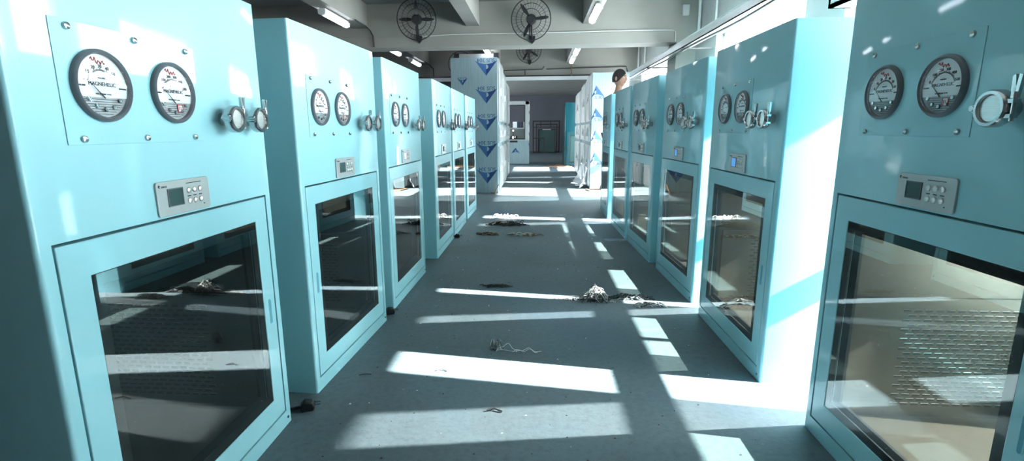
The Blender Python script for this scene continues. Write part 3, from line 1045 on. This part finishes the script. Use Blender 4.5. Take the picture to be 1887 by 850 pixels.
# ------------------------------------------------------------------ lamps, fans, tray, conduits
def make_lamp():
    o = empty('batten_lamp')
    h = MB()
    h.box(-0.045, 0.045, -0.46, 0.46, 0.0, 0.035)
    h.build('housing', 'white_paint', o, smooth=False, bev=0.006)
    d = MB()
    pr = [(-0.05, 0.0), (-0.046, -0.03), (-0.03, -0.05), (0.0, -0.058), (0.03, -0.05), (0.046, -0.03), (0.05, 0.0)]
    d.prism(pr[::-1], -0.44, 0.44, 'y')
    d.build('diffuser', 'tube_light', o, angle=60)
    for s in (-1, 1):
        MB().prism([(-0.055, 0.012), (-0.05, -0.045), (0, -0.065), (0.05, -0.045), (0.055, 0.012)], s * 0.44, s * 0.485, 'y').build('end_cap', 'white_paint', o, smooth=False)
        MB().box(-0.012, 0.012, s * 0.30 - 0.01, s * 0.30 + 0.01, 0.035, 0.055).build('hanger', 'steel', o, smooth=False)
    return o


LAMPS = [(-3.05, 7.86, 'glowing tube lamp under the left joist, in front of the near beam'),
         (-3.05, 12.95, 'glowing tube lamp above the left row just beyond the near beam'),
         (-3.06, 11.05, 'lamp mostly hidden by the bottom of the near beam, far left'),
         (-1.10, 11.3, 'glowing tube lamp just above the tall wrapped box on the left'),
         (0.835, 7.95, 'glowing tube lamp hanging under the right joist, in front of the near beam'),
         (0.835, 11.5, 'upper of the two lamps in line beyond the near beam on the right'),
         (0.835, 12.85, 'lower, farther one of two lamps in line beyond the near beam on the right')]
pl_ = make_lamp()
for i, (x, y, lab) in enumerate(LAMPS):
    o = pl_ if i == 0 else copy_tree(pl_)
    o.location = (x * S, y * S, 3.055 * S)
    tag(o, lab, 'lamp', 'tube lamps under the joists')


def make_fan(nbl, rot):
    o = empty('wall_fan')
    # origin at the bracket foot on the beam face; guard centre above and in front of it
    C = Vector((0, -0.34, 0.27))
    ax = Vector((0.0, -1, -0.18)).normalized()
    a = ax.orthogonal().normalized()
    b2 = ax.cross(a)
    g = MB()
    R_ = 0.315
    for rr, off in ((R_, 0.0), (0.24, 0.045), (0.16, 0.06), (0.075, 0.068)):
        g.torus(C + ax * off, rr, 0.0035, ax, 40, 5)
        g.torus(C - ax * off * 0.9, rr, 0.0035, ax, 40, 5)
    g.torus(C, R_ + 0.002, 0.008, ax, 48, 6)
    for q in range(32):
        an = 2 * PI * q / 32
        d = a * math.cos(an) + b2 * math.sin(an)
        for s in (1, -0.9):
            g.tube([C + d * 0.05 + ax * 0.068 * s, C + d * 0.16 + ax * 0.06 * s, C + d * 0.24 + ax * 0.045 * s, C + d * R_], 0.0018, 4)
    g.cyl(C + ax * 0.064, C + ax * 0.074, 0.055, 20)
    g.build('guard', 'black_paint', o)
    for q in range(nbl):
        an = rot + 2 * PI * q / nbl
        d = a * math.cos(an) + b2 * math.sin(an)
        t_ = ax.cross(d)
        bl = MB()
        prof = [(0.05, 0.012), (0.10, 0.022), (0.18, 0.028), (0.25, 0.022), (0.285, 0.007)]
        v = []
        for rr, hw in prof:
            tw = 0.5 - rr
            for s_, th in ((-1, 0.003), (1, 0.003), (1, -0.003), (-1, -0.003)):
                v.append(C + d * rr + t_ * (s_ * hw) + ax * (s_ * hw * tw * 1.3 + th))
        f = []
        for i in range(len(prof) - 1):
            for j in range(4):
                jj = (j + 1) % 4
                f.append((i * 4 + j, i * 4 + jj, i * 4 + 4 + jj, i * 4 + 4 + j))
        f.append((0, 3, 2, 1))
        e = 4 * (len(prof) - 1)
        f.append((e, e + 1, e + 2, e + 3))
        bl.add(v, f)
        bl.build('blade', 'black_paint', o)
    MB().lathe([(0.0, 0.05), (0.055, 0.05), (0.07, 0.0), (0.085, -0.06), (0.08, -0.15), (0.04, -0.175), (0.0, -0.18)], C, ax, 24).build('motor_housing', 'black_plastic', o)
    ar = MB()
    ar.tube([C - ax * 0.10 - Vector((0, 0, 0.05)), C - ax * 0.12 - Vector((0, 0, 0.14)), Vector((0, -0.12, 0.06)), Vector((0, -0.02, 0.02))], 0.014, 8)
    ar.tube([C - ax * 0.10 - Vector((0, 0, 0.05)), C - ax * 0.12 - Vector((0.03, 0, 0.12)), Vector((-0.03, -0.14, 0.05))], 0.010, 8)
    ar.build('bracket_arm', 'black_paint', o)
    ft = MB()
    ft.prism([(-0.055, 0.065), (0.055, 0.065), (0.045, -0.01), (0.0, -0.055), (-0.045, -0.01)], -0.05, 0.0, 'y')
    ft.build('wall_mount', 'black_paint', o, smooth=False)
    return o


for x, y, z, nb, rot, lab in ((-2.03, 9.0, 2.90, 4, PI / 4, 'black caged fan with four blades on the near beam, above the left row'),
                              (-0.10, 9.0, 2.86, 3, 0.35, 'black caged fan with three blades on the near beam, over the aisle'),
                              (-0.22, 14.0, 3.12, 4, 0.2, 'black fan on the far beam, only its lower rim showing below the near beam'),
                              (-2.05, 14.0, 2.80, 4, 0.4, 'black fan on the far beam, half hidden behind the tall wrapped box on the left')):
    f = make_fan(nb, rot)
    f.location = Vector((x, y, z)) * S
    f.rotation_euler = (0, 0, 0.12 if x < -1.5 else -0.05)
    tag(f, lab, 'fan', 'black wall fans on the beams')

# cable tray along the right wall, carried by brackets
tr = empty('cable_tray', (2.2, 2.15, 2.56))
TL = 11.75
MB().box(-0.07, 0.07, 0, TL, 0, 0.012).box(-0.07, -0.060, 0, TL, 0, 0.095).box(0.060, 0.07, 0, TL, 0, 0.095).build('channel', 'aluminium', tr, smooth=False)
MB().box(-0.078, 0.078, 0, TL, 0.095, 0.105).build('cover', 'conduit_white', tr, smooth=False)
for q in range(3):
    MB().box(-0.08, 0.38, 5.9 + q * 2.4, 5.93 + q * 2.4, -0.02, -0.002).build('support_bracket', 'cable_dark', tr, smooth=False)
cb = []
for q in range(60):
    yy = q * TL / 59
    cb.append((-0.03 + 0.015 * math.sin(yy * 2.1), yy, -0.018 - 0.012 * abs(math.sin(yy * 1.05))))
MB().tube(cb, 0.014, 8).build('cable', 'cable_dark', tr)
tag(tr, 'long pale metal cable tray with a dark cable beneath, running along the window wall', 'cable tray')


def pipe(name, pts, r, mat_, lab, cat='pipe'):
    tag(MB().tube(pts, r, 10).build(name, mat_), lab, cat)


pipe('conduit_pipe', [(2.56, 8.75, 2.75), (2.56, 8.75, 3.5)], 0.022, 'conduit_white', 'white vertical conduit on the right wall nearest to the near beam')
pipe('conduit_pipe', [(2.56, 7.95, 2.75), (2.56, 7.95, 3.5)], 0.016, 'conduit_white', 'thin vertical conduit above the cable tray, in front of the one by the beam')
pipe('conduit_pipe', [(2.56, 12.9, 2.75), (2.56, 12.9, 3.5)], 0.022, 'conduit_white', 'vertical conduit beyond the near beam on the right wall, the nearer of two')
pipe('conduit_pipe', [(2.56, 13.7, 2.75), (2.56, 13.7, 3.5)], 0.022, 'conduit_white', 'vertical conduit beyond the near beam on the right wall, the farther of two')
pipe('lamp_cable', [(-2.89, 8.3, 3.11), (-2.88, 8.75, 3.105), (-2.86, 8.93, 3.06), (-2.83, 8.975, 2.98), (-2.82, 8.975, 2.80)], 0.012, 'cable_dark', 'dark cable running from the left lamp down the near beam', 'cable')
pipe('lamp_cable', [(-2.89, 13.3, 3.11), (-2.88, 13.8, 3.1), (-2.80, 13.97, 3.0), (-2.80, 13.97, 2.80)], 0.014, 'cable_dark', 'dark cable on the far beam above the left row', 'cable')
pipe('beam_cable', [(-2.05, 8.975, 2.955), (-1.4, 8.975, 2.98), (0, 8.975, 2.975), (1.6, 8.975, 2.985), (2.2, 8.975, 2.98), (2.255, 8.975, 2.95), (2.26, 8.975, 2.80)], 0.008, 'conduit_white', 'thin pale cable clipped along the near beam from fan to column', 'cable')
pipe('beam_pipe', [(-0.9, 13.96, 2.93), (0.12, 13.96, 2.95), (0.16, 13.96, 3.02)], 0.014, 'cable_dark', 'thin grey pipe along the far beam with an upturned end', 'pipe')
pipe('beam_pipe', [(0.22, 13.96, 2.95), (1.0, 13.96, 2.97), (2.3, 13.96, 2.98), (2.34, 13.96, 2.85)], 0.014, 'cable_dark', 'thin grey pipe along the far beam on the right', 'pipe')
pipe('beam_pipe', [(-0.34, 13.93, 2.93), (-0.34, 13.93, 2.72)], 0.014, 'cable_dark', 'short vertical drop pipe left on the white rail', 'pipe')
pipe('beam_pipe', [(0.88, 13.93, 3.10), (0.88, 13.93, 2.76)], 0.014, 'cardboard', 'short brownish vertical pipe below the farthest lamp', 'pipe')

# grey ventilator box on the window wall
vb = empty('wall_ventilator', (2.6, 4.10, 2.36))
MB().box(-0.18, 0.0, 0.0, 0.60, 0.0, 0.03).box(-0.18, -0.15, 0.0, 0.60, 0.0, 0.48).box(-0.18, 0, 0.57, 0.60, 0, 0.48).box(-0.18, 0, 0, 0.03, 0, 0.48).box(-0.18, 0, 0, 0.60, 0.45, 0.48).build('housing', 'plate_metal', vb, smooth=False)
for q in range(6):
    MB().box(-0.20, -0.178, 0.03, 0.57, 0.07 + q * 0.06, 0.085 + q * 0.06).build('louvre', 'aluminium', vb, smooth=False)
tag(vb, 'grey metal ventilator box high on the window wall above the nearest right cabinets', 'ventilator')
sw = MB().box(-0.05, 0.05, -0.06, 0, 0, 0.16).build('junction_box', 'conduit_white', smooth=False, bev=0.006, loc=(2.40, 9.0, 3.20))
tag(sw, 'small white junction box on the column high beside the right conduits', 'junction box')


# ------------------------------------------------------------------ plugs and litter on the floor
def plug(x, y, rz, lab, sc_=1.0):
    o = empty('power_plug', (x, y, 0), rz)
    b_ = MB()
    b_.prism([(-0.030, 0.0), (0.030, 0.0), (0.036, 0.020), (0.030, 0.045), (-0.012, 0.052), (-0.032, 0.030)], -0.026, 0.026, 'y')
    b_.build('plug_body', 'black_rubber', o, bev=0.006)
    for yy in (-0.013, 0.013):
        MB().box(0.034, 0.064, yy - 0.0015, yy + 0.0015, 0.026, 0.034).build('plug_pin', 'steel', o, smooth=False)
    MB().tube([(-0.028, 0, 0.02), (-0.07, 0.004, 0.014), (-0.12, 0.03, 0.010), (-0.19, 0.05, 0.009), (-0.27, 0.04, 0.009)], 0.008, 8).build('power_cord', 'black_rubber', o)
    tag(o, lab, 'plug', 'power plugs lying by the left row')


plug(-1.150, 2.25, 0.35, 'black power plug with pins on the floor beside the nearest left cabinet')
plug(-1.120, 3.61, 0.45, 'round black plug on the floor between second and third left cabinets')
plug(-1.040, 6.425, 0.05, 'small black plug on the floor at the fifth left cabinet')


def clump(name, x, y, mats, n_, rx, ry, hz, thick, lab, seed, peak=False, cat='litter'):
    rd_ = random.Random(seed)
    mb = MB()
    for i in range(n_):
        mb.mat(i % len(mats))
        cx, cy = rd_.gauss(0, rx * 0.4), rd_.gauss(0, ry * 0.4)
        pts = []
        a = rd_.uniform(0, 2 * PI)
        ln = rd_.uniform(0.5, 1.0) * rx * 1.2
        up = rd_.uniform(0.15, 1.0) * hz
        for q in range(7):
            f_ = q / 6
            a += rd_.uniform(-0.8, 0.8)
            z = 0.004 + up * math.sin(PI * min(1, f_ * 1.1)) * (1.6 * math.exp(-(cx * cx) / (rx * rx * 0.1)) if peak else 1)
            px = max(-rx * 1.4, min(rx * 1.4, cx + ln * (f_ - 0.5) * math.cos(a)))
            py = max(-ry * 1.6, min(ry * 1.6, cy + ln * 0.5 * (f_ - 0.5) * math.sin(a)))
            pts.append((px, py, max(0.003, z)))
        mb.tube(pts, thick * rd_.uniform(0.6, 1.2), 4)
    o = mb.build(name, mats, loc=(x, y, 0))
    tag(o, lab, cat)
    return o


clump('string_clump', 0.49, 4.03, ['string_dark', 'string_grey', 'string_dark', 'string_pale'], 120, 0.17, 0.07, 0.085, 0.0035, 'frayed grey string bundle standing in a peak on the long light stripe, mid aisle', 1, True)
clump('string_clump', 0.78, 4.07, ['string_dark', 'string_dark', 'string_grey'], 60, 0.14, 0.05, 0.03, 0.005, 'dark twisted strand lying right of the peaked string bundle', 2)
clump('string_clump', 0.90, 3.89, ['string_grey', 'string_pale', 'string_dark'], 45, 0.12, 0.03, 0.03, 0.004, 'pale frayed strand, rightmost piece of string before the cabinet shadow', 3)
clump('string_clump', 0.26, 4.02, ['string_grey', 'string_pale'], 16, 0.10, 0.03, 0.015, 0.003, 'thin pale fringe of string left of the peaked bundle', 33)
clump('string_clump', -0.36, 4.34, ['string_dark', 'grit_dark'], 30, 0.12, 0.025, 0.02, 0.005, 'dark flat sliver of string left of the aisle centre', 4)
clump('string_clump', -0.42, 7.32, ['string_dark', 'grit_dark'], 60, 0.26, 0.06, 0.07, 0.008, 'dark heap of rags on the shaded floor far down the aisle', 5)
clump('string_clump', -0.55, 7.95, ['string_pale'], 30, 0.18, 0.05, 0.06, 0.008, 'white scrap of string on the farther light stripe', 6)
clump('string_clump', -0.66, 6.62, ['string_dark', 'cardboard'], 24, 0.16, 0.04, 0.03, 0.007, 'small dark scrap on the light stripe, nearer than the dark heap', 7)
clump('string_clump', -0.22, 6.60, ['string_pale', 'cardboard'], 26, 0.22, 0.04, 0.04, 0.007, 'beige scrap on the light stripe right of the small dark one', 8)
clump('string_clump', -0.25, 3.02, ['string_grey', 'string_pale', 'string_dark'], 34, 0.045, 0.03, 0.07, 0.0018, 'small upright tangle of grey thread just behind the broad sun patch', 9)
lp = MB()
for (cx, w_, h_, th) in ((-0.045, 0.075, 0.050, 0.0016), (0.085, 0.10, 0.022, 0.0016), (0.09, 0.085, 0.015, 0.0014)):
    lp.tube([(cx - w_ + 2 * w_ * q / 14 * 0.9, -0.02 + 0.02 * math.sin(q), 0.003 + h_ * math.sin(PI * q / 14)) for q in range(15)], th, 4)
lp.tube([(-0.12 + 0.022 * q, 0.01 * math.sin(q), 0.003) for q in range(8)], 0.0016, 4)
tag(lp.build('thread_loop', 'string_pale', loc=(-0.13, 3.0, 0)), 'looped pale thread right of the small upright tangle', 'thread')
tag(MB().tube([(-0.05, 0.0, 0.005), (-0.01, 0.01, 0.012), (0.03, -0.005, 0.006)], 0.005, 6).build('wood_splinter', 'string_dark', loc=(-0.195, 2.29, 0)), 'short dark splinter on the near striped floor, centre of the aisle', 'litter')
tag(MB().tube([(-0.03, 0.0, 0.004), (0.0, 0.012, 0.010), (0.035, 0.0, 0.004)], 0.004, 6).build('wood_splinter', 'string_dark', loc=(-0.55, 2.70, 0)), 'tiny dark splinter left of the broad sun patch', 'litter')
tag(MB().tube([(-0.035, 0.0, 0.004), (0.0, 0.01, 0.008), (0.035, 0.012, 0.004)], 0.003, 6).build('wood_splinter', 'string_dark', loc=(-0.98, 2.62, 0)), 'thin dark splinter by the foot of the second left cabinet', 'litter')
rd_ = random.Random(11)
gr = MB()
for i in range(420):
    x = rd_.uniform(-1.02, 1.04)
    y = 1.5 + 9 * rd_.random() ** 1.4
    s = rd_.uniform(0.002, 0.007)
    gr.mat(0 if rd_.random() < 0.7 else 1)
    gr.add([(x - s, y - s * 0.6, 0.0), (x + s, y - s * 0.4, 0.0), (x + s * 0.3, y + s, 0.0), (x, y, s * 0.9)], [(0, 1, 3), (1, 2, 3), (2, 0, 3), (0, 2, 1)])
tag(gr.build('grit', ['grit_dark', 'string_pale'], smooth=False), 'fine grit and crumbs scattered over the concrete aisle', 'grit', kind='stuff')

# ------------------------------------------------------------------ the person behind the right row
PX, PY = 1.48, 9.75
U = 1.0 / S     # person is dimensioned in metres, then placed


def skin_object(name, joints, edges, radii, mat_, parent, sub=2, root=0):
    me = bpy.data.meshes.new(name)
    me.from_pydata([Vector(j) for j in joints], edges, [])
    o = bpy.data.objects.new(name, me)
    col.objects.link(o)
    bpy.context.view_layer.objects.active = o
    sk = o.modifiers.new('skin', 'SKIN')
    sk.use_smooth_shade = True
    if not me.skin_vertices:
        me.attributes.new('skin', 'FLOAT', 'POINT')
    for i, r in enumerate(radii):
        sv = me.skin_vertices[0].data[i]
        sv.radius = r if isinstance(r, tuple) else (r, r)
        sv.use_root = (i == root)
    sb = o.modifiers.new('sub', 'SUBSURF')
    sb.levels = sub
    sb.render_levels = sub
    dg = bpy.context.evaluated_depsgraph_get()
    dg.update()
    nm = bpy.data.meshes.new_from_object(o.evaluated_get(dg))
    bpy.data.objects.remove(o)
    nm.materials.clear()
    nm.materials.append(MATS[mat_])
    nm.name = name
    nm.shade_smooth()
    q = bpy.data.objects.new(name, nm)
    col.objects.link(q)
    q.parent = parent
    return q


per = bpy.data.objects.new('person', None)
col.objects.link(per)
per.location = (PX * S, PY * S, 0)
per.scale = (0.97, 0.97, 0.97)
per.rotation_euler = (0, 0, math.radians(55))       # faces the camera's right
# local frame: x = person's left, y = backward, faces -y
J = [(0, 0, 0.95), (0, 0.01, 1.12), (0, 0.01, 1.30), (0, 0.01, 1.44), (0, 0.0, 1.52),   # pelvis..neck base 0-4
     (0.17, 0.01, 1.40), (0.25, 0.0, 1.13), (0.22, -0.18, 0.98),                         # left arm 5-7
     (-0.17, 0.01, 1.40), (-0.25, 0.0, 1.13), (-0.22, -0.18, 0.98),                      # right arm 8-10
     (0.09, 0, 0.90), (0.10, -0.01, 0.50), (0.10, 0.02, 0.09), (0.10, -0.13, 0.04),      # left leg 11-14
     (-0.09, 0, 0.90), (-0.10, -0.01, 0.50), (-0.10, 0.02, 0.09), (-0.10, -0.13, 0.04),  # right leg 15-18
     (0, -0.01, 1.58), (0, -0.015, 1.66)]
Eg = [(0, 1), (1, 2), (2, 3), (3, 4), (3, 5), (5, 6), (6, 7), (3, 8), (8, 9), (9, 10), (0, 11), (11, 12), (12, 13), (13, 14), (0, 15), (15, 16), (16, 17), (17, 18), (4, 19), (19, 20)]
Rd = [(0.15, 0.10), (0.135, 0.095), (0.16, 0.11), (0.11, 0.08), 0.055, 0.055, 0.042, 0.028, 0.055, 0.042, 0.028,
      0.085, 0.055, 0.04, 0.035, 0.085, 0.055, 0.04, 0.035, 0.05, 0.05]
hz = 1.70
hd = MB()
# head: ellipsoid shaped to a jaw, brow, nose and ears
seg, rings = 32, 24
HV = []
for i in range(rings + 1):
    th = PI * i / rings
    for k_ in range(seg):
        an = 2 * PI * k_ / seg
        sx_, cy_ = math.cos(an), math.sin(an)
        x = 0.076 * math.sin(th) * sx_
        y = 0.095 * math.sin(th) * cy_
        z = 0.118 * math.cos(th)
        if z < 0:                       # narrow to the chin
            q_ = -z / 0.118
            x *= 1 - 0.28 * q_
            y = y * (1 - 0.12 * q_) - 0.012 * q_
        front = max(0, -cy_) * math.sin(th)
        nose = math.exp(-((x / 0.012) ** 2)) * math.exp(-(((z + 0.018) / 0.022) ** 2)) * (front > 0.6)
        y -= 0.022 * nose
        eye = math.exp(-(((abs(x) - 0.030) / 0.013) ** 2)) * math.exp(-(((z - 0.008) / 0.011) ** 2)) * (front > 0.5)
        y += 0.008 * eye
        brow = math.exp(-(((z - 0.028) / 0.009) ** 2)) * (front > 0.6)
        y -= 0.004 * brow
        HV.append((x, y - 0.015, z + hz))
HF = []
for i in range(rings):
    for k_ in range(seg):
        q_ = (k_ + 1) % seg
        HF.append((i * seg + k_, (i + 1) * seg + k_, (i + 1) * seg + q_, i * seg + q_))
body = skin_object('body', J, Eg, Rd, 'skin', per, 2)
hd.add([(x / S, y / S, z / S) for x, y, z in HV], HF)
for s in (-1, 1):
    hd.ell((s * 0.078 / S, 0.0, (hz - 0.005) / S), 0.010 / S, 0.018 / S, 0.030 / S, 12, 10)
head = hd.build('head', 'skin', None)
# join head into the body mesh so that the body is one continuous object
import bmesh
bmm = bmesh.new()
bmm.from_mesh(body.data)
bmm.from_mesh(head.data)
# hands: palm and five fingers each
def hand_parts(side):
    mbh = MB()
    wx, wy, wz = side * 0.22, -0.18, 0.98
    k = 1 / S
    mbh.ell((wx * k, (wy - 0.045) * k, (wz - 0.005) * k), 0.040 * k, 0.050 * k, 0.016 * k, 14, 10)
    for q, ln in enumerate((0.062, 0.072, 0.068, 0.054)):
        fx = wx + (q - 1.5) * 0.019 * side * -1
        y0 = wy - 0.085
        mbh.tube([(fx * k, y0 * k, wz * k), (fx * k, (y0 - ln * 0.45) * k, (wz + 0.003) * k), (fx * k, (y0 - ln * 0.8) * k, (wz - 0.010) * k), (fx * k, (y0 - ln) * k, (wz - 0.024) * k)], [0.0095 * k, 0.009 * k, 0.008 * k, 0.006 * k], 8)
    tx = wx - side * 0.036
    mbh.tube([(tx * k, (wy - 0.03) * k, wz * k), ((tx - side * 0.02) * k, (wy - 0.06) * k, wz * k), ((tx - side * 0.022) * k, (wy - 0.088) * k, (wz - 0.006) * k)], [0.012 * k, 0.010 * k, 0.008 * k], 8)
    return mbh.build('hand', 'skin', None)
for s in (-1, 1):
    hh = hand_parts(s)
    bmm.from_mesh(hh.data)
    bpy.data.objects.remove(hh)
bmm.to_mesh(body.data)
bmm.free()
bpy.data.objects.remove(head)
body.data.shade_smooth()
# hair cap
hr = MB()
V = []
F2 = []
for i in range(15):
    th = PI * 0.62 * i / 14
    for k_ in range(28):
        an = 2 * PI * k_ / 28
        fr_ = max(0, -math.sin(an))
        t2 = th * (1 - 0.42 * fr_ ** 1.5)
        V.append((0.083 * math.sin(t2) * math.cos(an) / S, (0.104 * math.sin(t2) * math.sin(an) - 0.010) / S, (hz + 0.129 * math.cos(t2)) / S))
for i in range(14):
    for k_ in range(28):
        q_ = (k_ + 1) % 28
        F2.append((i * 28 + k_, (i + 1) * 28 + k_, (i + 1) * 28 + q_, i * 28 + q_))
hr.add(V, F2)
hb = hr.build('hair', 'hair', per, angle=180)
sm2 = hb.modifiers.new('thickness', 'SOLIDIFY')
sm2.thickness = 0.012
sm2.offset = -1
ey = MB()
for s in (-1, 1):
    ey.mat(0).ell((s * 0.030 / S, -0.094 / S, (hz + 0.008) / S), 0.012 / S, 0.010 / S, 0.007 / S, 12, 8)
    ey.mat(1).ell((s * 0.030 / S, -0.101 / S, (hz + 0.008) / S), 0.005 / S, 0.004 / S, 0.005 / S, 10, 6)
    ey.mat(1).box((s * 0.030 - 0.016) / S, (s * 0.030 + 0.016) / S, -0.113 / S, -0.100 / S, (hz + 0.026) / S, (hz + 0.031) / S)
ey.build('eyes', ['eye_white', 'hair'], per)
mo = MB().ell((0, -0.099 / S, (hz - 0.058) / S), 0.022 / S, 0.008 / S, 0.006 / S, 14, 8)
mo.build('mouth', 'lip', per)
skin_object('shirt', [J[i] for i in (0, 1, 2, 3, 4, 5, 6, 8, 9)], [(0, 1), (1, 2), (2, 3), (3, 4), (3, 5), (5, 6), (3, 7), (7, 8)],
            [(0.165, 0.115), (0.150, 0.11), (0.172, 0.122), (0.122, 0.092), 0.060, 0.068, 0.058, 0.068, 0.058], 'shirt', per, 2)
skin_object('trousers', [J[0], J[11], J[12], J[13], J[15], J[16], J[17]], [(0, 1), (1, 2), (2, 3), (0, 4), (4, 5), (5, 6)],
            [(0.158, 0.108), 0.098, 0.070, 0.055, 0.098, 0.070, 0.055], 'trousers', per, 2)
tag(per, 'person with short dark hair and black shirt standing behind the right row of cabinets', 'person')
